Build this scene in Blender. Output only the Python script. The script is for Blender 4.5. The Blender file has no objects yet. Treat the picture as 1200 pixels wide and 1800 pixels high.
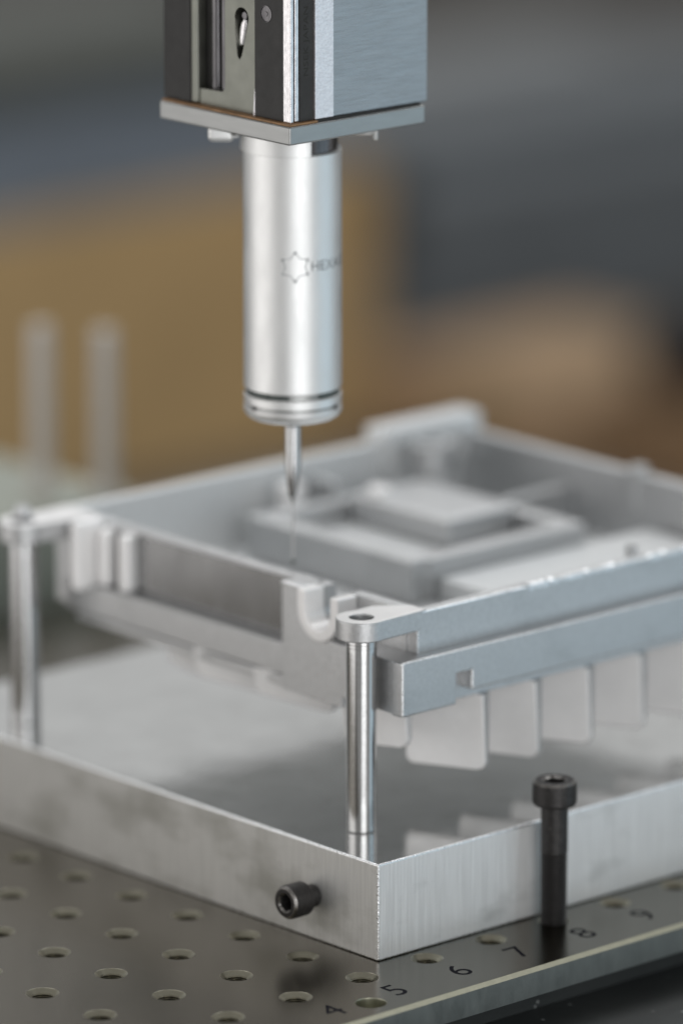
import bpy, bmesh, math, random
from mathutils import Vector, Matrix
random.seed(7)
SC = bpy.context.scene
COL = SC.collection
S = 0.00137                      # one drawing unit (u) = 1.37 mm; everything below is laid out in u

# ------------------------------------------------------------------ camera
cam = bpy.data.cameras.new('camera'); camo = bpy.data.objects.new('camera', cam); COL.objects.link(camo)
CAMP = Vector((-793.66, -873.63, 400.60))
PITCH, AZ = math.radians(14.472), math.radians(45 + 3.110)
camo.location = CAMP * S
camo.rotation_euler = (math.pi/2 - PITCH, 0, AZ - math.pi/2)
cam.sensor_fit = 'VERTICAL'; cam.sensor_height = 36.0; cam.sensor_width = 24.0
cam.lens = 10580.15/1800*36.0
cam.clip_start = 0.05; cam.clip_end = 50
cam.dof.use_dof = True; cam.dof.focus_distance = 1233*S; cam.dof.aperture_fstop = 3.9; cam.dof.aperture_blades = 9
SC.camera = camo

# ------------------------------------------------------------------ workshop light (indoors)
wd = bpy.data.worlds.new('World'); SC.world = wd; wd.use_nodes = True
bg = wd.node_tree.nodes['Background']; bg.inputs[0].default_value = (0.995, 0.99, 0.975, 1); bg.inputs[1].default_value = 0.38

def area(name, loc, target, sx, sy, radiance, col):
    l = bpy.data.lights.new(name, 'AREA'); l.shape = 'RECTANGLE'; l.size = sx*S; l.size_y = sy*S
    l.energy = radiance*math.pi*(sx*S)*(sy*S); l.color = col
    o = bpy.data.objects.new(name, l); COL.objects.link(o)
    o.location = Vector(loc)*S
    d = (Vector(target)-Vector(loc)).normalized()
    o.rotation_euler = d.to_track_quat('-Z', 'Y').to_euler()
    return o
def polar(azdeg, dist, z):       # azimuth measured to the right of the camera as seen from the part
    a = AZ + math.pi + math.radians(azdeg)
    return (30+dist*math.cos(a), 40+dist*math.sin(a), z)
TG = (30, 40, 60)
area('workshop_window_front', polar(19, 1520, 260), TG, 960, 1500, 2.15, (0.98, 0.99, 1.0))
area('workshop_window_side', polar(84, 1300, 120), TG, 1000, 1400, 0.50, (0.50, 0.80, 1.0))
area('left_fill_lamp', polar(-74, 1500, 120), TG, 1500, 1300, 1.05, (1.0, 0.97, 0.95))  # added fill lamp, no window there; brightens fins and left faces
area('workshop_strip_light_back', polar(190, 1900, 900), (30, 40, 20), 2600, 1300, 0.19, (0.95, 0.98, 1.0))
area('workshop_strip_light_ceiling', polar(178, 900, 1500), (60, 60, 0), 1700, 900, 3.2, (0.98, 0.99, 1.0))

SC.view_settings.view_transform = 'Standard'; SC.view_settings.look = 'None'
SC.view_settings.exposure = 0.0; SC.view_settings.gamma = 1.0; SC.view_settings.use_curve_mapping = False
SC.cycles.use_denoising = True
SC.cycles.max_bounces = 10; SC.cycles.sample_clamp_indirect = 6.0

# ------------------------------------------------------------------ materials
def mat(name, col, rough=0.4, metal=1.0, var=0.0, vscale=(0.3,0.3,0.3), rvar=0.0, bump=0.0, bscale=(3,3,3), bdetail=3,
        spots=None, spec=0.5, stain=None):
    m = bpy.data.materials.new(name); m.use_nodes = True; nt = m.node_tree; N = nt.nodes; L = nt.links
    p = N['Principled BSDF']; p.inputs['Metallic'].default_value = metal; p.inputs['Roughness'].default_value = rough
    p.inputs['Base Color'].default_value = (*col, 1); p.inputs['Specular IOR Level'].default_value = spec
    tc = N.new('ShaderNodeTexCoord')
    def noise(scale, detail, rough_=0.6, dist=0.0):
        mp = N.new('ShaderNodeMapping'); mp.inputs['Scale'].default_value = tuple(s/S for s in scale)
        L.new(tc.outputs['Object'], mp.inputs['Vector'])
        n = N.new('ShaderNodeTexNoise'); n.inputs['Scale'].default_value = 1.0; n.inputs['Detail'].default_value = detail
        n.inputs['Roughness'].default_value = rough_; n.inputs['Distortion'].default_value = dist
        L.new(mp.outputs[0], n.inputs['Vector']); return n.outputs['Fac']
    def mrange(src, a, b, c, d):
        r = N.new('ShaderNodeMapRange'); r.inputs[1].default_value = a; r.inputs[2].default_value = b
        r.inputs[3].default_value = c; r.inputs[4].default_value = d; L.new(src, r.inputs[0]); return r.outputs[0]
    csrc = None
    if var:
        f = mrange(noise(vscale, 6), 0.3, 0.7, 1-var, 1+var)
        mx = N.new('ShaderNodeMix'); mx.data_type = 'RGBA'; mx.blend_type = 'MULTIPLY'; mx.inputs[0].default_value = 1
        mx.inputs[6].default_value = (*col, 1); L.new(f, mx.inputs[7]); csrc = mx.outputs[2]
    if stain:
        scol, sscale, lo, hi, amt = stain
        f = mrange(noise(sscale, 5), lo, hi, 0, amt)
        mx = N.new('ShaderNodeMix'); mx.data_type = 'RGBA'; mx.inputs[7].default_value = (*scol, 1)
        if csrc: L.new(csrc, mx.inputs[6])
        else: mx.inputs[6].default_value = (*col, 1)
        L.new(f, mx.inputs[0]); csrc = mx.outputs[2]
    if spots:
        sc_, thr, scol = spots
        mp = N.new('ShaderNodeMapping'); mp.inputs['Scale'].default_value = tuple(s/S for s in sc_); L.new(tc.outputs['Object'], mp.inputs['Vector'])
        v = N.new('ShaderNodeTexVoronoi'); v.inputs['Scale'].default_value = 1.0; L.new(mp.outputs[0], v.inputs['Vector'])
        f = mrange(v.outputs['Distance'], thr*0.5, thr, 1, 0)
        mx = N.new('ShaderNodeMix'); mx.data_type = 'RGBA'; mx.inputs[7].default_value = (*scol, 1)
        if csrc: L.new(csrc, mx.inputs[6])
        else: mx.inputs[6].default_value = (*col, 1)
        L.new(f, mx.inputs[0]); csrc = mx.outputs[2]
    if csrc: L.new(csrc, p.inputs['Base Color'])
    if rvar: L.new(mrange(noise(tuple(s*1.7 for s in vscale), 5), 0.3, 0.7, max(0.02, rough-rvar), rough+rvar), p.inputs['Roughness'])
    if bump:
        b = N.new('ShaderNodeBump'); b.inputs['Strength'].default_value = bump; b.inputs['Distance'].default_value = 0.25*S
        L.new(noise(bscale, bdetail), b.inputs['Height']); L.new(b.outputs[0], p.inputs['Normal'])
    return m

M = {}
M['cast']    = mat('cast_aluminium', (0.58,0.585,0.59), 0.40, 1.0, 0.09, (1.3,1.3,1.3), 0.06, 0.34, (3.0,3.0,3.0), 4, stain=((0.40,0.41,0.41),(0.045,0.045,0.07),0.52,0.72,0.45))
M['inner']   = mat('lit_inside', (0.74,0.755,0.76), 0.42, 0.35, 0.06, (0.8,0.8,0.8), 0.05, 0.12, (2.5,2.5,2.5))  # paler copy of the casting; ceiling light put into the colour
M['fin']     = mat('lit_aluminium', (0.93,0.92,0.915), 0.40, 0.32, 0.03, (0.2,0.2,0.2), 0.05, 0.10, (2.5,2.5,2.5), 3)  # paler than the casting; light bounced off the plate put into fin colour
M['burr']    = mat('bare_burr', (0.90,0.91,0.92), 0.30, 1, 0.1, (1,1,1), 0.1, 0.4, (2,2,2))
M['panel']   = mat('polished_panel', (0.27,0.27,0.27), 0.20, 1, 0.08, (0.15,0.15,0.05), 0.04)
M['sideX']   = mat('milled_side_shaded', (0.68,0.675,0.655), 0.38, 0.6, 0.09, (1.4,1.4,0.06), 0.07, 0.30, (5,5,0.12), 4, stain=((0.34,0.335,0.30),(0.045,0.045,0.09),0.47,0.68,0.65))  # shaded copy of the milled side; dimmer light put into base, stain separate
M['sideY']   = mat('milled_side_lit', (0.84,0.85,0.85), 0.38, 0.45, 0.13, (1.7,1.7,0.05), 0.08, 0.5, (5,5,0.10), 4, stain=((0.45,0.46,0.45),(0.05,0.05,0.09),0.56,0.74,0.5))  # lit copy of the milled side; window light put into the base colour
M['top']     = mat('polished_top', (0.70,0.705,0.70), 0.12, 1, 0.08, (0.07,0.07,0.07), 0.06, 0.045, (0.22,0.22,0.22), 5, stain=((0.45,0.44,0.42),(0.16,0.16,0.16),0.58,0.70,0.35))
M['base']    = mat('hardcoat_base', (0.122,0.108,0.081), 0.22, 1, 0.03, (0.05,0.05,0.05), 0.01, 0.02, (2.5,2.5,2.5), 3, spots=((0.13,0.13,0.13),0.035,(0.4,0.38,0.33)))
M['basebright'] = mat('bare_chamfer', (0.45,0.445,0.35), 0.4, 1, 0.08, (0.5,0.5,0.5))
M['baseside'] = mat('base_side', (0.33,0.34,0.32), 0.42, 1, 0.10, (0.3,0.3,0.1), 0.05, 0.1, (2,2,2))
M['hole']    = mat('hole_steel', (0.30,0.285,0.225), 0.30, 1, 0.1, (0.5,0.5,0.5))
M['thread']  = mat('hole_thread', (0.26,0.245,0.19), 0.22, 1, 0.2, (0.8,0.8,0.8))
M['holedark'] = mat('hole_floor', (0.03,0.03,0.028), 0.6, 0.3)
M['ink']     = mat('engraved_ink', (0.012,0.012,0.016), 0.8, 0.0, spec=0.05)
M['steel']   = mat('ground_steel', (0.52,0.52,0.52), 0.115, 1, 0.05, (0.3,0.3,2.5), 0.03, 0.06, (0.5,0.5,7), 3)
M['black']   = mat('black_oxide', (0.040,0.038,0.037), 0.42, 0.55, 0.2, (0.8,0.8,0.8), 0.08, 0.2, (2.5,2.5,2.5), stain=((0.16,0.15,0.145),(1.1,1.1,1.1),0.58,0.75,0.6))
M['bed']     = mat('dark_bed', (0.032,0.035,0.034), 0.55, 0.0, 0.25, (0.03,0.03,0.03), 0.1, 0.2, (0.6,0.6,0.6), 4, spots=((0.20,0.20,0.20),0.10,(0.28,0.29,0.28)))
M['floor']   = mat('workshop_floor', (0.075,0.066,0.055), 0.6, 0.0, 0.4, (0.006,0.006,0.006))
M['probe']   = mat('anodised_satin', (0.83,0.835,0.83), 0.46, 1, 0.03, (0.12,0.12,0.06), 0.05, 0.05, (3,3,3))
M['groove']  = mat('dark_groove', (0.10,0.115,0.11), 0.5, 0.8)  # dark grey of the probe slots, stylus socket and ball
M['print']   = mat('grey_print', (0.44,0.45,0.455), 0.5, 0.0, 0.3, (0.6,0.6,0.6))
M['print2']  = mat('dark_print', (0.22,0.23,0.235), 0.5, 0.0, 0.4, (0.6,0.6,0.6))
M['rearpost'] = mat('rear_steel', (0.62,0.585,0.54), 0.45, 0.4)
M['rearblock'] = mat('rear_block_paint', (0.34,0.36,0.31), 0.5, 0.2, 0.1, (0.05,0.05,0.05))
M['rimblack'] = mat('worn_rim_highlight', (0.22,0.21,0.20), 0.34, 1, 0.4, (1.2,1.2,1.2), 0.08)  # rubbed oxide, with the rim highlight put into the colour
M['ruby']    = mat('ruby', (0.30,0.02,0.04), 0.08, 0.0)
M['plate']   = mat('adapter_plate', (0.36,0.365,0.36), 0.34, 1, 0.05, (0.1,0.1,0.6), 0.04, 0.05, (3,3,3))
M['brushed'] = mat('brushed_grey', (0.40,0.425,0.445), 0.42, 1, 0.10, (0.10,0.10,1.6), 0.06, 0.5, (0.30,0.30,3.2), 3)
M['frost']   = mat('frosted_strip', (0.92,0.91,0.94), 0.48, 1, 0.12, (1.6,1.6,2.4), 0.06, 0.5, (1.6,1.6,2.6), 3)
M['blackpl'] = mat('black_cover', (0.034,0.033,0.032), 0.5, 0.0, 0.15, (0.3,0.3,0.3), 0.05, 0.05, (3,3,3), spec=0.3)
M['darkgloss'] = mat('dark_chrome', (0.15,0.145,0.15), 0.20, 1, 0.3, (0.8,0.8,0.1), 0.08)
M['chrome']  = mat('rail_chrome', (0.75,0.73,0.74), 0.22, 1, 0.2, (1.2,1.2,0.5), 0.12)
M['olive']   = mat('olive_plate', (0.25,0.255,0.225), 0.42, 1, 0.07, (0.2,0.2,0.2), 0.05)
M['warmbrown']  = mat('reflected_brown', (0.26,0.15,0.075), 0.6, 0.3, 0.35, (0.5,0.5,0.5), 0.1, 0.3, (2,2,2))  # brown stands in for the warm tone reflected in the plate top
M['darktext'] = mat('dark_lettering', (0.012,0.012,0.009), 0.7, 0.0)
M['card']    = mat('ochre_card', (0.52,0.35,0.165), 0.75, 0.0, 0.12, (0.02,0.02,0.02), 0, 0.1, (1,1,1))
M['card2']   = mat('tan_card', (0.40,0.27,0.16), 0.75, 0.0, 0.15, (0.02,0.02,0.02))
M['card3']   = mat('brown_card', (0.24,0.15,0.08), 0.75, 0.0, 0.15, (0.02,0.02,0.02))
M['tape']    = mat('packing_tape', (0.30,0.23,0.12), 0.3, 0.0)
M['blue']    = mat('blue_grey_plastic', (0.19,0.22,0.26), 0.5, 0.0, 0.12, (0.02,0.02,0.02))
M['greygreen'] = mat('grey_green_paint', (0.15,0.16,0.145), 0.5, 0.0, 0.1, (0.02,0.02,0.02))
M['machine'] = mat('machine_grey', (0.15,0.165,0.178), 0.5, 0.0, 0.15, (0.02,0.02,0.02))
M['machdark'] = mat('machine_dark', (0.03,0.032,0.03), 0.5, 0.0, 0.15, (0.02,0.02,0.02))
M['machlight'] = mat('machine_light', (0.32,0.34,0.35), 0.5, 0.0, 0.1, (0.02,0.02,0.02))

# ------------------------------------------------------------------ helpers
def fin_bm(bm, bev=0.0, seg=2, ang=30):
    bmesh.ops.remove_doubles(bm, verts=bm.verts, dist=1e-5)
    bmesh.ops.recalc_face_normals(bm, faces=bm.faces)
    if bev:
        es = [e for e in bm.edges if len(e.link_faces) == 2 and e.calc_face_angle(0) > math.radians(ang)]
        bmesh.ops.bevel(bm, geom=es, offset=bev, segments=seg, profile=0.5, affect='EDGES', clamp_overlap=True)
    return bm
def box(x0,x1,y0,y1,z0,z1,bev=0.25,seg=2):
    bm = bmesh.new(); bmesh.ops.create_cube(bm, size=1)
    for v in bm.verts: v.co = Vector(((x0+x1)/2+v.co.x*(x1-x0), (y0+y1)/2+v.co.y*(y1-y0), (z0+z1)/2+v.co.z*(z1-z0)))
    return fin_bm(bm, bev, seg)
def prism(pts, axis, a0, a1, bev=0.0, holes=(), seg=2, ang=30):
    """pts are the two coordinates other than axis, in xyz order; holes are more loops."""
    def mk(p, a):
        q = list(p); q.insert(axis, a); return Vector(q)
    bm = bmesh.new(); caps = []
    for a in (a0, a1):
        loops = []
        for lp in (pts, *holes):
            vs = [bm.verts.new(mk(p, a)) for p in lp]
            loops.append(vs)
        if holes:
            es = []
            for vs in loops: es += [bm.edges.new((vs[i], vs[(i+1)%len(vs)])) for i in range(len(vs))]
            bmesh.ops.triangle_fill(bm, edges=es, use_beauty=True)
        else: bm.faces.new(loops[0])
        caps.append(loops)
    for l0, l1 in zip(*caps):
        n = len(l0)
        for i in range(n): bm.faces.new((l0[i], l0[(i+1)%n], l1[(i+1)%n], l1[i]))
    return fin_bm(bm, bev, seg, ang)
def lathe(prof, c, n=64, axis='z', closed=True, rfun=None):
    """prof = [(r, h)...] ; r=0 allowed at the ends."""
    bm = bmesh.new(); rings = []
    for r, h in prof:
        if r < 1e-6: rings.append([bm.verts.new((0,0,h))])
        else: rings.append([bm.verts.new(((r if not rfun else rfun(r,h,i))*math.cos(2*math.pi*i/n), (r if not rfun else rfun(r,h,i))*math.sin(2*math.pi*i/n), h)) for i in range(n)])
    for a, b in zip(rings, rings[1:]):
        if len(a) == 1 and len(b) == 1: continue
        for i in range(n):
            j = (i+1)%n
            if len(a) == 1: bm.faces.new((a[0], b[j], b[i]))
            elif len(b) == 1: bm.faces.new((a[i], a[j], b[0]))
            else: bm.faces.new((a[i], a[j], b[j], b[i]))
    R = Matrix.Identity(3)
    if axis == '-x': R = Matrix(((0,0,-1),(0,1,0),(1,0,0)))
    for v in bm.verts: v.co = R @ v.co + Vector(c)
    if closed: bmesh.ops.recalc_face_normals(bm, faces=bm.faces)
    return bm
def arc(cx, cy, r, a0, a1, n):
    return [(cx+r*math.cos(math.radians(a0+(a1-a0)*i/n)), cy+r*math.sin(math.radians(a0+(a1-a0)*i/n))) for i in range(n+1)]
def worn(bm):  # bevels in bright metal: wear, plus edge highlights put into the colour
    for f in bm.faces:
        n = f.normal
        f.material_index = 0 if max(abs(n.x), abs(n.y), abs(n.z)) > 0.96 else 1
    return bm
BASE = {}
def obj(name, bm, m, parent=None, smooth=35):
    root = parent
    while root is not None and root.parent is not None: root = root.parent
    off = BASE.get(root.name, Vector((0,0,0))) if root else Vector((0,0,0))
    for v in bm.verts: v.co = (v.co-off)*S
    me = bpy.data.meshes.new(name); bm.to_mesh(me); bm.free()
    for mm in (m if isinstance(m, (list,tuple)) else [m]): me.materials.append(M[mm] if isinstance(mm,str) else mm)
    if smooth:
        for p in me.polygons: p.use_smooth = True
        me.set_sharp_from_angle(angle=math.radians(smooth))
    o = bpy.data.objects.new(name, me); COL.objects.link(o)
    if smooth:
        wn = o.modifiers.new('weighted_normal', 'WEIGHTED_NORMAL'); wn.keep_sharp = True; wn.weight = 60
    if parent: o.parent = parent
    return o
def thing(name, label, cat, base, group=None):
    o = bpy.data.objects.new(name, None); COL.objects.link(o); o.empty_display_size = 0.01
    BASE[o.name] = Vector(base); o.location = Vector(base)*S
    o['label'] = label; o['category'] = cat
    if group: o['group'] = group
    return o
def text_bm(body, size, ext=0.02):
    cu = bpy.data.curves.new('txt', 'FONT'); cu.body = body; cu.size = size; cu.extrude = 0
    cu.align_x = 'LEFT'; cu.resolution_u = 4
    o = bpy.data.objects.new('txt', cu); COL.objects.link(o)
    bpy.context.view_layer.update()
    me = bpy.data.meshes.new_from_object(o.evaluated_get(bpy.context.evaluated_depsgraph_get()))
    bm = bmesh.new(); bm.from_mesh(me)
    bpy.data.objects.remove(o); bpy.data.meshes.remove(me); bpy.data.curves.remove(cu)
    return bm

# ------------------------------------------------------------------ the setting: machine bed
bed = obj('machine_bed', box(-70, 330, -75, 372, -60, -13.5, 0.6), 'bed'); bed['kind'] = 'structure'
fl_ = obj('workshop_floor', box(-200, 3200, -200, 3200, -275, -262, 0), 'floor'); fl_['kind'] = 'structure'

# ------------------------------------------------------------------ base plate with tapped holes and numerals
bp = thing('base_plate', 'dark grey base plate with rows of tapped holes under the aluminium fixture plate', 'base plate', (0,0,-6))
PT = 18.2; GX, GY = -9.05, -5.15; ROT = math.radians(0.35)
def g2w(x, y): 
    return (GX + x*math.cos(ROT) - y*math.sin(ROT), GY + x*math.sin(ROT) + y*math.cos(ROT))
HR = 3.45
hole_xy = []
def in_frame_hole(x, y):
    if x > -5.0 and y > -0.5: return False
    return -95 < x < 105 and -12 < y < 125
bm = bmesh.new()
def cell(x0, x1, y0, y1, hole=None, r=HR):
    def W(p): q = g2w(*p); return bm.verts.new((q[0], q[1], 0))
    if hole is None:
        bm.faces.new([W(p) for p in ((x0,y0),(x1,y0),(x1,y1),(x0,y1))]); return
    hx, hy = hole
    an = sorted(set([round(2*math.pi*i/32,6) for i in range(32)] + [round(math.atan2(b-hy, a-hx)%(2*math.pi),6) for a in (x0,x1) for b in (y0,y1)]))
    inn, out = [], []
    for a in an:
        c, s = math.cos(a), math.sin(a)
        t = min([(x1-hx)/c if c > 1e-9 else (x0-hx)/c if c < -1e-9 else 1e9, (y1-hy)/s if s > 1e-9 else (y0-hy)/s if s < -1e-9 else 1e9])
        inn.append(W((hx+r*c, hy+r*s))); out.append(W((hx+t*c, hy+t*s)))
    n = len(an)
    for i in range(n): bm.faces.new((inn[i], out[i], out[(i+1)%n], inn[(i+1)%n]))
IX0, IX1, JY1 = -8, 13, 14
for i in range(IX0, IX1+1):
    for j in range(0, JY1+1):
        c = g2w(i*PT, j*PT); h = in_frame_hole(*c)
        cell((i-.5)*PT, (i+.5)*PT, (j-.5)*PT, (j+.5)*PT, (i*PT, j*PT) if h else None)
        if h: hole_xy.append(c)
YE = -18.85                    # grid y of the front edge (before its chamfer)
EX0, EX1, EY1 = (IX0-.5)*PT, (IX1+.5)*PT, (JY1+.5)*PT
sx = -9.35                     # the lone clearance hole near the numeral row
cell(EX0, sx-9.1, YE, -PT/2); cell(sx-9.1, sx+9.1, YE, -PT/2, (sx, -12.9), 3.25); cell(sx+9.1, EX1, YE, -PT/2)
bmesh.ops.remove_doubles(bm, verts=bm.verts, dist=0.001)
bmesh.ops.recalc_face_normals(bm, faces=bm.faces)
if sum(f.normal.z for f in bm.faces) < 0: bmesh.ops.reverse_faces(bm, faces=bm.faces)
top_plate = obj('top_face', bm, 'base', bp, 0)
def wq(pts):                   # quads in grid coordinates with z
    b = bmesh.new()
    for q in pts: b.faces.new([b.verts.new((*g2w(p[0],p[1]), p[2])) for p in q])
    return b
CH = 0.95
obj('chamfer', wq([[(EX0,YE,0),(EX0,YE-CH,-CH*.75),(EX1,YE-CH,-CH*.75),(EX1,YE,0)]]), 'basebright', bp, 0)
zb = -6.0
obj('side_face', wq([[(EX0,YE-CH,-CH*.75),(EX0,YE-CH,zb),(EX1,YE-CH,zb),(EX1,YE-CH,-CH*.75)],
                     [(EX0,YE-CH,zb),(EX0,EY1,zb),(EX0,EY1,0),(EX0,YE,0),(EX0,YE-CH,-CH*.75)],
                     [(EX1,YE-CH,-CH*.75),(EX1,YE,0),(EX1,EY1,0),(EX1,EY1,zb),(EX1,YE-CH,zb)],
                     [(EX0,EY1,0),(EX0,EY1,zb),(EX1,EY1,zb),(EX1,EY1,0)],
                     [(EX0,YE-CH,zb),(EX1,YE-CH,zb),(EX1,EY1,zb),(EX0,EY1,zb)]]), 'baseside', bp, 0)
obj('riser', box(-140, 220, -15, 240, -13.5, -6.0, 0.3), 'bed', bp)
# tapped holes: countersink, thread and dark floor, one part each
prof = [(HR,0),(HR-0.12,-0.05),(2.55,-0.82)]
z = -0.82
while z > -4.6:
    prof += [(2.27, z-0.22), (2.55, z-0.44)]; z -= 0.44
prof_floor = z
hb = lathe(prof, (0,0,0), 32, closed=False)
for f in hb.faces: f.normal_flip()
for f in hb.faces: f.material_index = 2 if f.calc_center_median().z < -0.82 else 0
rim = [hb.verts.new((2.55*math.cos(2*math.pi*i/32), 2.55*math.sin(2*math.pi*i/32), z+0.02)) for i in range(32)]
ff = hb.faces.new(rim); ff.material_index = 1
h0 = obj('tapped_hole', hb, ['hole','holedark','thread'], None, 40)
h0.parent = bp
def local(o, x, y, z=0, base=Vector((0,0,-6))): o.location = (Vector((x,y,z))-base)*S
for k, (x, y) in enumerate(hole_xy):
    o = h0 if k == 0 else h0.copy()
    if k: COL.objects.link(o); o.parent = bp
    local(o, x, y)
    o.rotation_euler.z = random.uniform(0, 6)
cb = lathe([(3.25,0),(3.1,-0.18),(3.1,-4.4),(0,-4.4)], (0,0,0), 32, closed=False)
for f in cb.faces: f.normal_flip()
o = obj('clearance_hole', cb, 'basebright', None, 40); o.parent = bp; local(o, *g2w(sx, -12.9))
# engraved numerals along the edge
for ch, x, y in (('4',-27.2,-16.2),('5',-9.4,-15.4),('6',8.8,-15.0),('7',26.2,-14.5),('8',44.6,-14.6),('9',62.6,-14.4)):
    t = text_bm(ch, 9.2)
    xs = [v.co.x for v in t.verts]; ys = [v.co.y for v in t.verts]
    cx, cy = (min(xs)+max(xs))/2, (min(ys)+max(ys))/2
    for v in t.verts: v.co = Vector((v.co.x-cx+x, v.co.y-cy+y, 0.006))
    obj('engraved_numeral', t, 'ink', bp, 0)

# ------------------------------------------------------------------ aluminium fixture plate
fp = thing('fixture_plate', 'thick bare aluminium fixture plate with milled sides and a shiny top', 'fixture plate', (0,0,0))
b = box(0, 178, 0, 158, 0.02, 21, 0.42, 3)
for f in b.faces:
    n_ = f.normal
    f.material_index = 1 if n_.z > 0.99 else 2 if abs(n_.y) > 0.99 else 0 if max(abs(n_.x), abs(n_.z)) > 0.99 else 3  # left and right faces get the shaded and lit copies
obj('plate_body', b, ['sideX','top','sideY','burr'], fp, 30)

# ------------------------------------------------------------------ locating posts
def post(x, y, z0, z1, label, r=3.2):
    t = thing('locating_post', label, 'post', (x,y,z0), 'polished steel posts')
    h = z1-z0
    body = lathe([(0,0.01),(r-0.25,0.01),(r,0.3),(r,h-3.4),(r-0.03,h-3.35),(r-0.03,h-0.5),(r-0.35,h),(0,h)], (x,y,z0), 64)
    obj('shaft', body, 'steel', t)
    for k in range(2):
        rg = lathe([(r-0.1,h-2.2+k*0.75),(r+0.025,h-2.1+k*0.75),(r+0.025,h-1.85+k*0.75),(r-0.1,h-1.75+k*0.75)], (x,y,z0), 64)
        obj('turned_ring', rg, 'steel', t)
    return t
PF = (13.7, 20.3); PL = (11.9, 129.6)
post(*PF, 21, 62.9, 'polished steel post under the front lug, nearest the plate corner')
post(*PL, 21, 62.9, 'polished steel post at the left picture edge under the far lug')

# ------------------------------------------------------------------ cast housing (heat sink tray)
hs = thing('cast_housing', 'silver cast aluminium tray with cooling fins below, held up on the steel posts', 'casting', (85,75,28))
ZT = 67.0
XO, YO, X1, Y1 = 25.0, 15.6, 147.0, 134.0
obj('tray_floor', box(XO+.5, X1-.5, YO+.5, Y1-.5, 46, 50, 0), 'inner', hs)
# left wall: profile in (y, z) with a U notch and a chipped top edge
UC = 40.4; UH = 3.9; UZ = 63.0
tp = [(YO+3.2, 46), (YO+3.2, ZT), (UC-UH, ZT)] + [(UC+UH*math.cos(math.radians(a)), UZ+UH*math.sin(math.radians(a))) for a in range(180, 361, 20)] + [(UC+UH, ZT)]
y = UC+UH+1.0
while y < 118:
    tp.append((y, ZT+random.uniform(-0.30, 0.10))); y += random.uniform(0.5, 1.6)
tp += [(120, ZT), (Y1, ZT), (Y1, 46)]
obj('wall', prism(tp, 0, XO, XO+3.2, 0), ['cast'], hs)
# far-left, right and back walls
obj('wall', box(XO+3.2, X1, Y1-3.2, Y1, 46, ZT, 0.35), 'inner', hs)
obj('wall', box(X1-3.2, X1, YO+3.2, Y1-3.2, 46, ZT-0.5, 0.35), 'cast', hs)
obj('wall', worn(box(XO+0.15, X1, YO, YO+3.2, 46, ZT, 0.35)), ['cast','burr'], hs)
# proud lower band of the right wall, with its notch
lb = [(17.6,46.2),(17.6,58.1),(X1+2,58.1),(X1+2,48.6),(37.4,48.6),(37.4,52.9),(33.2,52.9),(33.2,46.2)]
obj('lower_band', worn(prism(lb, 1, 12.0, YO-0.0, 0.55, seg=3)), ['cast','burr'], hs)
obj('corner_block', box(17.75, XO, 13.0, 35.4, 46.6, 57.95, 0.15), 'cast', hs)
obj('notch_back', box(32, 38.5, 15.0, 15.5, 46.5, 54, 0), 'cast', hs)
# left side: rail, flange, pilaster, ribs and U shaped rim
obj('side_rail', box(20.95, XO, 36.0, 126, 46.4, 53.2, 0.2), 'cast', hs)
fl = [(38.5,45.4),(38.5,43.8),(42,43.2),(52,43.0),(66,43.4),(84,43.2),(104,43.6),(124,43.8),(124,45.4)]
obj('lower_flange', prism(fl, 0, 22.4, XO+3.0, 0.3), 'cast', hs)
obj('pilaster', prism([(34.4,43.0),(34.4,57.6),(46.6,57.6),(46.6,66.7),(53.4,66.7),(53.4,43.4)], 0, 20.8, XO, 0.3), 'cast', hs)
UO = 6.5
rimp = [(UC-UO, ZT+.1)] + [(UC+UO*math.cos(math.radians(a)), UZ+UO*math.sin(math.radians(a))) for a in range(180, 361, 15)] + [(UC+UO, ZT+.1), (UC+UH, ZT+.1)] + \
       [(UC+UH*math.cos(math.radians(a)), UZ+UH*math.sin(math.radians(a))) for a in range(360, 179, -15)] + [(UC-UH, ZT+.1)]
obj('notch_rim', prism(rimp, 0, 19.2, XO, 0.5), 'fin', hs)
obj('pilaster_cap', worn(box(20.7, XO, 46.7, 53.5, 66.2, 67.1, 0.3)), ['cast','burr'], hs)
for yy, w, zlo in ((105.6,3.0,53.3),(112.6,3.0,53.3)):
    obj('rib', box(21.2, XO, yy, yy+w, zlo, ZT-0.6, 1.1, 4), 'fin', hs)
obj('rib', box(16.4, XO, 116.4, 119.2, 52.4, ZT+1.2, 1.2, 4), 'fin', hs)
obj('recessed_panel', box(XO-0.5, XO-0.02, 53.7, 105.4, 53.25, ZT-0.45, 0.05), 'panel', hs)
# lugs with bolt holes
def lug(c, r, hole, body, z0=62.9, z1=67.25):
    cx, cy = c
    hl = [(cx+hole*math.cos(2*math.pi*i/28), cy+hole*math.sin(2*math.pi*i/28)) for i in range(28)]
    b = prism(body, 2, z0, z1, 0.35, holes=(hl,), seg=3, ang=40)
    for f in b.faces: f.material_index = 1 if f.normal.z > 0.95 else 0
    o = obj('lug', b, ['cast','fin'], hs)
    return o
r = 5.4
lug(PF, r, 2.55, arc(PF[0], PF[1], r, 70, 285, 30) + [(XO+0.4, YO-0.1), (XO+3.0, YO+0.2), (XO+3.0, 20.5), (21.3, 25.4)])
lug(PL, r, 2.55, arc(PL[0], PL[1], r, 60, 280, 30) + [(XO+0.4, 121.4), (XO+3.0, 121.6), (XO+3.0, 133.8), (20, 133.8)])
obj('lug_stub', lathe([(0,67.3),(2.0,67.3),(2.0,69.0),(1.7,69.6),(0,69.6)], (PL[0]+1.5, PL[1]+2.0, 0), 24), 'cast', hs)
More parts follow.
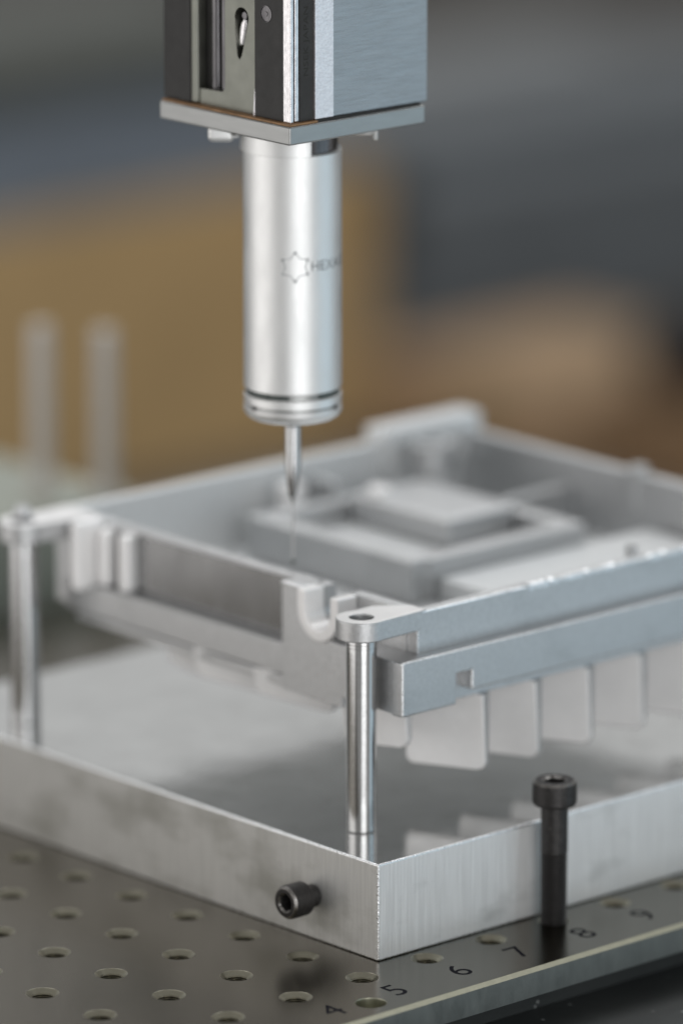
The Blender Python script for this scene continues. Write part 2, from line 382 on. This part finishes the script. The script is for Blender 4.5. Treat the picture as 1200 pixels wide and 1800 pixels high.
# raised back corner with a dark recess
obj('corner_lug', box(119, X1+2.5, 128.5, Y1+2.0, 60, 70.2, 0.6, 3), 'inner', hs)
obj('corner_boss', lathe([(0,60),(5.2,60),(5.0,67.0),(4.7,67.3),(2.6,67.3),(2.6,66.0),(0,66.0)], (128, 122.5, 0), 28), 'cast', hs)
# inside the tray: an open walled pocket, a raised pad and bosses
obj('pocket_wall', box(69.5, 75.0, 66.0, 121, 50, 60, 0.6, 3), 'cast', hs)
obj('pocket_wall', box(75.0, 123, 66.0, 71.0, 50, 59.6, 0.6, 3), 'cast', hs)
obj('pocket_wall', box(118.5, 123, 71.0, 121, 50, 59.6, 0.6, 3), 'cast', hs)
obj('pocket_wall', box(75.0, 118.5, 117, 121, 50, 59.8, 0.6, 3), 'cast', hs)
obj('pocket_floor', box(75.0, 118.5, 71.0, 117, 50, 54.5, 0.3), 'inner', hs)
obj('pocket_block', box(97, 118.4, 84, 116.8, 54.5, 61.2, 1.4, 3), 'cast', hs)
obj('cross_rib', box(123, X1-3.2, 92, 94.4, 50, 60, 0.4), 'cast', hs)
obj('cross_rib', box(96, 98.4, 121, Y1-3.2, 50, 63, 0.4), 'cast', hs)
obj('cover_pad', box(77.5, 142, 19.0, 65.8, 50, 55.2, 0.8, 3), 'inner', hs)
obj('screw_boss', lathe([(0,61.2),(2.8,61.2),(2.8,63.0),(2.3,63.3),(0,63.3)], (101, 111, 0), 24), 'fin', hs)
obj('screw_boss', lathe([(0,50),(3.6,50),(3.2,63.5),(2.8,64),(0,64)], (86, 124.5, 0), 24), 'fin', hs)
for (x, yy) in ((X1-1.6, 72), (X1-1.6, 44)):
    obj('edge_boss', lathe([(0,58),(2.4,58),(2.4,67.6),(2.0,68.0),(0,68.0)], (x, yy, 0), 24), 'cast', hs)
obj('edge_boss', lathe([(0,60),(1.3,60),(1.3,68.6),(1.0,69.0),(0,69.0)], (92, 20.2, 0), 20), 'cast', hs)
# cooling fins: short louvre plates hanging under the tray, turned 24 degrees
def fin(x, y, L_, ztop, zbot, ang=24, t0=4.2, t1=1.8, rise=0.0):
    prof = [(0.3,ztop),(0.0,zbot+1.8),(0.5,zbot+0.6),(2.0,zbot),(L_-1.4,zbot-0.15+rise),(L_-0.3,zbot+1.0+rise),(L_,ztop)]
    a = math.radians(ang); d = Vector((-math.sin(a), math.cos(a), 0)); n = Vector((math.cos(a), math.sin(a), 0))
    bm = bmesh.new(); A, B = [], []
    for sv, zv in prof:
        t = t1+(t0-t1)*(zv-zbot)/(ztop-zbot); c = Vector((x, y, zv)) + d*sv
        A.append(bm.verts.new(c-n*t/2)); B.append(bm.verts.new(c+n*t/2))
    bm.faces.new(A); bm.faces.new(B[::-1]); m_ = len(A)
    for i in range(m_): bm.faces.new((A[i], A[(i+1)%m_], B[(i+1)%m_], B[i]))
    fin_bm(bm, 0.42, 3, 25)
    for f in bm.faces: f.material_index = 0 if abs(f.normal.dot(n)) > 0.7 else 1  # broad faces lighter than the edges, left light put into their colour
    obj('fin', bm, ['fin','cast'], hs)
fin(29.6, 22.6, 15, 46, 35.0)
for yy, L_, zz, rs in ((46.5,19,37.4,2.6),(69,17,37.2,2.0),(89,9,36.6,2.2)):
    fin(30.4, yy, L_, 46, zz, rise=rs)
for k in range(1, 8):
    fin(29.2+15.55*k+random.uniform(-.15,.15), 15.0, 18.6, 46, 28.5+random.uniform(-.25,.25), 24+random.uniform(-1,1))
# bright burrs along the top edge of the right wall
def burr(x0, x1, yl, base_z, w, hmax, name='edge_burr'):
    bm = bmesh.new(); x = x0; row = []
    while x < x1:
        h = hmax*random.uniform(0.15, 1.0); o_ = random.uniform(0.0, 0.30)
        row.append((x, o_, h)); x += random.uniform(0.25, 0.95)
    vs = []
    for x, o_, h in row:
        vs.append([bm.verts.new((x, yl-0.06-o_*0.5, base_z-0.25-h*0.8)), bm.verts.new((x, yl-0.12-o_*0.4, base_z+h*0.25)), bm.verts.new((x, yl+w*0.5, base_z+0.10+h*0.3)), bm.verts.new((x, yl+w, base_z-0.05))])
    for a, b_ in zip(vs, vs[1:]):
        for i in range(3): bm.faces.new((a[i], b_[i], b_[i+1], a[i+1]))
    bmesh.ops.recalc_face_normals(bm, faces=bm.faces)
    obj(name, bm, 'burr', hs, 20)
burr(57, 90.0, YO, ZT, 2.4, 0.95); burr(92.5, 146, YO, ZT, 2.6, 1.0); burr(47, 52.5, YO, ZT, 0.8, 0.35)
bmj = bmesh.new(); yy = 47; vs = []
while yy < 116:
    h = random.uniform(0.0, 0.55)
    vs.append([bmj.verts.new((XO-0.08-h*0.2, yy, ZT-0.55-h*0.5)), bmj.verts.new((XO+0.2, yy, ZT+0.08+h*0.6)), bmj.verts.new((XO+1.6, yy, ZT+0.12+h*0.4)), bmj.verts.new((XO+3.3, yy, ZT-0.15))])
    yy += random.uniform(0.4, 1.5)
for a, b_ in zip(vs, vs[1:]):
    for i in range(3): bmj.faces.new((a[i], a[i+1], b_[i+1], b_[i]))
obj('edge_burr', bmj, 'cast', hs, 20)

# ------------------------------------------------------------------ socket head screws
def hexr(a, R):                # radius of a hexagon at angle a
    return R*math.cos(math.pi/6)/math.cos((a % (math.pi/3))-math.pi/6)
def cap_screw(t, c, axis, hr, hl, sr, sl, smooth_len):
    """head from h=0 to hl, shank from 0 down to -sl"""
    n = 72
    rf = lambda r, h, i: r+(0.09 if (i % 2 and 0.5 < h < hl-0.7) else 0.0)
    sk = hr*0.52
    def rfun(r, h, i):
        if r < 0:
            return hexr(2*math.pi*i/n, -r)
        return rf(r, h, i)
    prof = [(0.01,0.0),(hr-0.2,0.0),(hr,0.3),(hr,0.6),(hr,hl-0.8),(hr-0.05,hl-0.55),(hr-0.45,hl-0.03),(hr-0.6,hl),(sk*1.16,hl),(-sk*1.03,hl-0.35),(-sk,hl-0.6),(-sk,hl-hl*0.55),(0.0,hl-hl*0.6)]
    bm = bmesh.new(); rings = []
    for r, h in prof:
        if r == 0.0: rings.append([bm.verts.new((0,0,h))]); continue
        rings.append([bm.verts.new((rfun(r,h,i)*math.cos(2*math.pi*i/n), rfun(r,h,i)*math.sin(2*math.pi*i/n), h)) for i in range(n)])
    for q, (a, b_) in enumerate(zip(rings, rings[1:])):
        for i in range(n):
            j = (i+1)%n
            if len(b_) == 1: bm.faces.new((a[i], a[j], b_[0]))
            else:
                fc = bm.faces.new((a[i], a[j], b_[j], b_[i]))
                if q in (5, 6, 8): fc.material_index = 1  # chamfer and socket edge carry the painted rim highlight
    R = Matrix(((0,0,-1),(0,1,0),(1,0,0))) if axis == '-x' else Matrix.Identity(3)
    for v in bm.verts: v.co = R @ v.co + Vector(c)
    bmesh.ops.recalc_face_normals(bm, faces=bm.faces)
    obj('head', bm, ['black','rimblack'], t, 30)
    pr = [(sr,0.0),(sr,-smooth_len)]
    h = -smooth_len
    while h > -sl:
        pr += [(sr-0.02,h-0.1),(sr-0.42,h-0.42),(sr-0.02,h-0.74)]; h -= 0.8
    pr += [(sr-0.5,h),(0,h)]
    obj('shank', lathe(pr, c, 40, '-x' if axis == '-x' else 'z'), 'black', t, 25)
VS = g2w(3*PT, 0)
t = thing('cap_screw', 'tall black socket head screw standing upright before the right plate face', 'screw', (VS[0],VS[1],0), 'black socket head screws')
cap_screw(t, (VS[0],VS[1],25.9), 'z', 4.6, 5.3, 2.85, 27.5, 10.5)
t = thing('cap_screw', 'black socket head screw sticking sideways out of the left plate face', 'screw', (0,19.6,9.8), 'black socket head screws')
cap_screw(t, (-2.9,19.6,9.8), '-x', 3.55, 5.4, 2.45, 2.7, 2.4)

# ------------------------------------------------------------------ machine head above
hd = thing('slide_unit', 'grey and black machine slide head with a square plate at the top of the picture', 'machine slide', (29,59,165.3))
hx, hy, wx, wy, hz, hzt = 10.05, 38.36, 37.9, 41.34, 164.4, 168.3
obj('adapter_plate', box(hx, hx+wx, hy, hy+wy, hz, hzt, 0.45, 4), 'plate', hd)
obj('under_sheet', box(hx+0.35, 18.2, hy+0.35, hy+wy-0.5, hzt, hzt+0.45, 0.1), 'warmbrown', hd)  # thin sheet added to carry the brown reflection on the plate
ZB, ZH = 168.8, 240
obj('under_sheet', box(18.3, hx+wx-0.5, hy+1.0, hy+wy-0.5, hzt, hzt+0.45, 0.05), 'blackpl', hd)  # thin dark line under the rest of the body
obj('brushed_cover', box(23.0, 49.6, 39.6, 80.0, ZB, ZH, 0.3), 'brushed', hd)
obj('frosted_strip', box(17.9, 23.0, 39.25, 42, ZB+0.1, ZH, 0.15), 'frost', hd)
strip = obj('black_strip', box(14.1, 17.9, 39.75, 42, ZB, ZH, 0.08), 'blackpl', hd)
obj('guide_rail', box(11.45, 12.45, 39.7, 42.0, ZB-.1, ZH, 0.22, 3), 'chrome', hd)
obj('guide_rail', box(12.45, 12.95, 40.6, 42.0, ZB, ZH, 0.05), 'darkgloss', hd)
obj('guide_rail', box(12.95, 14.05, 39.95, 42.0, ZB, ZH, 0.2, 3), 'chrome', hd)
pan = obj('rail_cover', box(11.6, 14.0, 42.05, 51.0, ZB, ZH, 0.12), 'blackpl', hd)
sb = lathe([(1.75,-0.05),(1.75,0.12),(1.55,0.16),(1.5,0.02),(0.55,0.02),(0.5,0.15),(0,0.15)], (11.6,47.3,190.6), 36, '-x'); obj('cover_screw', sb, 'darkgloss', pan)
# olive plate with a rounded window and a keyhole slot
ol = [(51.05,ZB),(51.05,ZH),(61.2,ZH),(61.2,174.2)] + [(62.6-1.4*math.cos(math.radians(a)), 173.6-1.4*math.sin(math.radians(a))) for a in range(20, 91, 14)] + [(69.3,172.0),(69.3,ZB)]
kh = [(55.9+2.2*math.cos(math.radians(a)), 188.6+2.2*math.sin(math.radians(a))) for a in range(-20, 181, 20)] + [(54.3,186.0),(55.9,180.6),(56.6,179.7),(57.3,180.4),(58.0,186.0)]
obj('olive_plate', prism(ol, 0, 12.4, 14.6, 0.0, holes=(kh,)), 'olive', hd)
obj('keyhole_back', box(15.2, 15.6, 53, 60, 178, 192, 0), 'darkgloss', hd)
lv = lathe([(0,-3.4),(0.9,-2.4),(1.15,0.5),(1.0,2.0),(0.5,2.8),(0,2.9)], (0,0,0), 24)
for v in lv.verts: v.co = Vector((13.7+v.co.x*0.7, 56.7+v.co.y-0.18*v.co.z, 185.3+v.co.z))
obj('latch', lv, 'chrome', hd)
obj('latch_pin', lathe([(0,0),(0.75,0),(0.75,0.9),(0,0.9)], (13.9,55.7,189.0), 20, '-x'), 'darkgloss', hd)
obj('plate_edge', prism([(51.0,ZB),(51.0,176.5),(51.5,174.0),(51.9,ZB)], 0, 12.0, 12.38, 0), 'frost', hd)
obj('recess_channel', box(16.2, 17.0, 61.0, 69.5, 171.8, ZH, 0.05), 'darkgloss', hd)
obj('recess_rod', lathe([(0,172.1),(1.25,172.1),(1.25,ZH),(0,ZH)], (14.8,66.3,0), 32), 'darkgloss', hd)
obj('recess_rod', lathe([(0,172.1),(0.9,172.1),(0.9,ZH),(0,ZH)], (14.6,63.4,0), 32), 'darkgloss', hd)
obj('worn_edge', box(11.75, 14.6, 69.4, 71.5, ZB, ZH, 0.5, 3), 'olive', hd)
obj('rail_cover', box(11.6, 14.6, 71.5, 80.0, ZB, ZH, 0.15), 'blackpl', hd)
obj('core', box(14.6, 23.0, 42.0, 80.0, ZB, ZH, 0), 'blackpl', hd)
# worn lettering running up the black strip
tb = text_bm('NSEK JAPAN', 2.45)
xs = [v.co.x for v in tb.verts]; ys = [v.co.y for v in tb.verts]; w_ = max(xs)-min(xs); hgt = max(ys)-min(ys)
for v in tb.verts:
    u_ = (v.co.x-min(xs))/w_*14.4; q = (v.co.y-min(ys))/hgt*1.75
    v.co = Vector((16.85-q, 39.735, 178.2+u_))
obj('lettering', tb, 'darktext', strip, 0)
# clamp parts under the plate
AX, AY = 29.0, 59.03
RV = Vector((0.7444,-0.6677,0)); FV = Vector((0.6677,0.7444,0))
def at(r_, f_): p = RV*r_+FV*f_; return (AX+p.x, AY+p.y)
def obox(rc, fc, wr, wf, z0, z1, bev, seg=3):
    b = box(-wr/2, wr/2, -wf/2, wf/2, z0, z1, bev, seg); cx, cy = at(rc, fc)
    for v in b.verts:
        p = RV*v.co.x+FV*v.co.y; v.co = Vector((cx+p.x, cy+p.y, v.co.z))
    return b
obj('clamp_ear', obox(-14.9, -1.0, 5.4, 6, 160.6, 165.2, 1.0), 'probe', hd)
obj('clamp_ear', obox(-12.3, -1.5, 2.2, 4, 161.4, 165.2, 0.4), 'probe', hd)
e = lathe([(0,0),(0.95,0),(0.95,1.0),(0.5,1.0),(0.4,0.6),(0,0.6)], (0,0,0), 20)
p0 = at(-12.0, -3.5)
for v in e.verts: v.co = Vector((p0[0], p0[1], 163.0)) + RV*v.co.x + Vector((0,0,1))*v.co.y - FV*v.co.z
obj('set_screw', e, 'black', hd)
obj('stop_block', obox(14.6, -1.0, 6.6, 5, 161.9, 165.2, 0.3), 'plate', hd)
obj('stop_block', obox(17.4, -1.0, 1.2, 6, 160.9, 165.2, 0.3), 'plate', hd)

# ------------------------------------------------------------------ touch probe
pb = thing('touch_probe', 'satin silver cylindrical touch probe with a thin stylus hanging under the square plate', 'probe', (AX,AY,68))
def arcsolid(a0, a1, r0, r1, z0, z1):
    n = 40; pts = [(AX+r1*math.cos(a0+(a1-a0)*i/n), AY+r1*math.sin(a0+(a1-a0)*i/n)) for i in range(n+1)] + [(AX+r0*math.cos(a1+(a0-a1)*i/n), AY+r0*math.sin(a1+(a0-a1)*i/n)) for i in range(n+1)]
    return prism(pts, 2, z0, z1, 0.12, ang=40)
A0 = math.atan2(-FV.y, -FV.x)     # towards the camera
obj('collar', arcsolid(A0-math.radians(150), A0+math.radians(22), 8.6, 10.9, 158.6, 165.2), 'probe', pb)
obj('collar_core', lathe([(0,158.5),(9.6,158.5),(9.6,165.2),(0,165.2)], (AX,AY,0), 72), 'darkgloss', pb)
R0 = 10.36
body = obj('body', lathe([(0,107.30),(R0-0.35,107.30),(R0,107.65),(R0,158.55),(R0-0.3,158.9),(0,158.9)], (AX,AY,0), 128), 'probe', pb)
obj('groove', lathe([(0,106.20),(R0-0.5,106.20),(R0-0.5,107.32),(0,107.32)], (AX,AY,0), 96), 'plate', pb)
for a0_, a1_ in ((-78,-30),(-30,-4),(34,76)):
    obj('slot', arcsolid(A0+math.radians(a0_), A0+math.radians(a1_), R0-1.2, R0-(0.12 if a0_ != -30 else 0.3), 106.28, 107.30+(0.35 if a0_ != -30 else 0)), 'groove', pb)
obj('ring', lathe([(0,104.20),(R0-0.2,104.20),(R0,104.40),(R0,106.00),(R0-0.25,106.25),(0,106.25)], (AX,AY,0), 128), 'probe', pb)
obj('groove', lathe([(0,103.60),(R0-0.3,103.60),(R0-0.3,104.25),(0,104.25)], (AX,AY,0), 96), 'plate', pb)
obj('nose', lathe([(3.0,100.65),(8.8,100.80),(R0-0.5,101.50),(R0,102.30),(R0,103.40),(R0-0.2,103.65),(0,103.65)], (AX,AY,0), 128), 'probe', pb)
for aa in (-52, 62, 150):
    d = lathe([(0,0),(0.55,0),(0.55,0.5),(0,0.5)], (0,0,0), 16); an = A0+math.radians(aa)
    for v in d.verts:
        rr = R0-0.42+v.co.z; tt = Vector((-math.sin(an), math.cos(an), 0)); nn = Vector((math.cos(an), math.sin(an), 0))
        v.co = Vector((AX,AY,103.90)) + nn*rr + tt*v.co.x + Vector((0,0,1))*v.co.y
    obj('set_screw', d, 'black', pb)
obj('stylus_socket', lathe([(0,100.70),(4.0,100.70),(3.2,100.20),(2.2,99.30),(1.75,98.70),(0,98.70)], (AX,AY,0), 48), 'groove', pb)
st = obj('stylus', lathe([(0,98.80),(1.55,98.80),(1.7,98.50),(1.65,91.0),(1.55,88.0),(1.2,85.6),(1.0,84.4),(0.92,83.4),(0.40,82.6),(0.26,81.4),(0.22,69.2),(0,69.2)], (AX,AY,0), 40), 'steel', pb)
obj('stylus_ball', lathe([(0.5*math.sin(math.radians(a)) if 0 < a < 180 else 0, 68.75-0.5*math.cos(math.radians(a))) for a in range(0, 181, 15)], (AX,AY,0), 24), 'groove', st)
# emblem and name wrapped round the body
def wrap(bm, s0, z0):
    for v in bm.verts:
        a = A0+(s0+v.co.x)/R0; rr = R0+0.03
        v.co = Vector((AX+rr*math.cos(a), AY+rr*math.sin(a), z0+v.co.y))
def emblem():
    bm = bmesh.new(); nn = 48
    def ring(fun0, fun1, a0=0, a1=360):
        p = []
        for i in range(nn+1):
            a = math.radians(a0+(a1-a0)*i/nn); p.append((bm.verts.new((fun0(a)*math.cos(a), fun0(a)*math.sin(a), 0)), bm.verts.new((fun1(a)*math.cos(a), fun1(a)*math.sin(a), 0))))
        for x_, y_ in zip(p, p[1:]): bm.faces.new((x_[0], x_[1], y_[1], y_[0]))
    hx6 = lambda R_: (lambda a: hexr(a+math.pi/6, R_)*(1+0.10*math.cos(6*a+math.pi)))
    ring(hx6(2.55), hx6(2.85))
    for k in range(6):
        c0 = math.radians(30+60*k); q = [(2.7,-.35),(3.35,-.35),(3.35,.35),(2.7,.35)]
        bm.faces.new([bm.verts.new((r_*math.cos(c0)-t_*math.sin(c0), r_*math.sin(c0)+t_*math.cos(c0), 0)) for r_, t_ in q])
    return bm
eb = emblem(); wrap(eb, 0.65, 135.2); obj('emblem', eb, 'print', body, 0)
nb = text_bm('HEXAGON', 3.1); wrap(nb, 3.9, 134.2); obj('lettering', nb, 'print2', body, 0)

# ------------------------------------------------------------------ second fixture at the left, behind
f2 = thing('rear_fixture_block', 'pale aluminium block carrying two posts at the far left, out of focus', 'fixture block', (130,300,0))
b = box(118, 170, 279, 345, -13.4, 17.5, 0.6)
obj('block_body', b, 'rearblock', f2)
for (x, yy, h, which) in ((150.5, 294, 62.5, 'left'), (163.2, 283.8, 61.0, 'right')):
    t = thing('rear_post', 'blurred grey post standing behind the tray, %s one of two' % which, 'post', (x,yy,17.5), 'blurred rear posts')
    obj('shaft', lathe([(0,17.52),(2.8,17.52),(2.8,h),(2.4,h+0.4),(0,h+0.4)], (x,yy,0), 32), 'rearpost', t)
    obj('foot_collar', lathe([(2.8,17.52),(3.8,17.52),(3.8,20),(2.8,20)], (x,yy,0), 32), 'rearpost', t)

# ------------------------------------------------------------------ blurred things far behind
c = thing('cardboard_box', 'ochre cardboard box standing behind the probe, out of focus', 'box', (908,1151,-262.0))
obj('carton', box(716.2, 1025.0, 1132.2, 1204.2, -261.8, -134.8, 0.8), 'card', c)
obj('tape', box(716.0, 1025.2, 1165.8, 1177.0, -261.7, -134.6, 0.1), 'tape', c)
c = thing('plastic_tray', 'blue grey plastic tray lying on the ochre cardboard box', 'tray', (908,1164,-134.8))
obj('tray_floor', box(700.2, 1004.2, 1138.6, 1202.6, -134.3, -131.6, 0.4), 'blue', c)
for a in ((700.2,1004.2,1138.6,1142,-131.6,-103),(700.2,1004.2,1199.5,1202.6,-131.6,-103),(700.2,703.4,1142,1199.5,-131.6,-103),(1001,1004.2,1142,1199.5,-131.6,-103)): obj('tray_wall', box(*a, 0.4), 'blue', c)
c = thing('steel_case', 'grey green metal case behind the blue tray in the blurred background', 'case', (1164,1548,-262.0))
obj('case_body', box(1004.2, 1308.2, 1516.2, 1644.2, -261.8, -163.6, 1), 'greygreen', c)
obj('case_lid', box(1001.0, 1311.4, 1513.0, 1647.4, -163.4, -141.2, 1.5), 'greygreen', c)
obj('handle', box(1116.2, 1180.2, 1503.4, 1509.8, -192.4, -182.8, 1), 'machdark', c)
c = thing('machine_unit', 'dark grey machine unit in the blurred right background', 'machine', (1244,1292,-262.0))
obj('housing', box(1092.2, 1468.2, 1228.2, 1356.2, -261.8, -176.4, 2), 'machine', c)
obj('top_cover', box(1108.2, 1500.2, 1276.2, 1388.2, -176.2, -157.2, 2), 'machine', c)
obj('dark_motor', box(1061.8, 1113.0, 1204.2, 1252.2, -205.2, -157.2, 5, 4), 'machdark', c)
c = thing('steel_plate', 'light grey flat plate lying behind the dark machine unit', 'plate', (1500,1548,-262.0))
obj('sheet', box(1340.2, 1628.2, 1452.2, 1644.2, -261.8, -205.2, 1.5), 'machlight', c)
obj('flange', box(1332.2, 1340.2, 1449.0, 1647.4, -261.8, -198.8, 0.5), 'machlight', c)
c = thing('tan_carton', 'tan carton low behind the back corner of the tray', 'box', (1084,1060,-262.0))
obj('carton', box(1020.2, 1148.2, 1004.2, 1128.0, -261.8, -220.0, 0.6), 'card2', c); obj('tape', box(1020.0, 1148.4, 1055.4, 1068.2, -261.7, -219.8, 0.05), 'tape', c)
c = thing('brown_carton', 'dark brown carton low in the right background', 'box', (1148,948,-262.0))
obj('carton', box(1039.4, 1244.2, 892.2, 1001.0, -261.8, -222.0, 0.6), 'card3', c); obj('lid', box(1038.6, 1245.0, 891.4, 1001.8, -221.9, -218.0, 0.3), 'card3', c)
c = thing('black_knob', 'black round knob on the brown carton, blurred at the right picture edge', 'knob', (1074,972,-218.0))
obj('stem', lathe([(0,-217.9),(8,-217.9),(6,-216),(6,-212),(0,-212)], (1074,972,0), 20), 'ink', c)
obj('grip', lathe([(0,-212.2),(20,-212.2),(27,-209),(27,-199),(20,-193),(0,-193)], (1074,972,0), 32), 'ink', c)
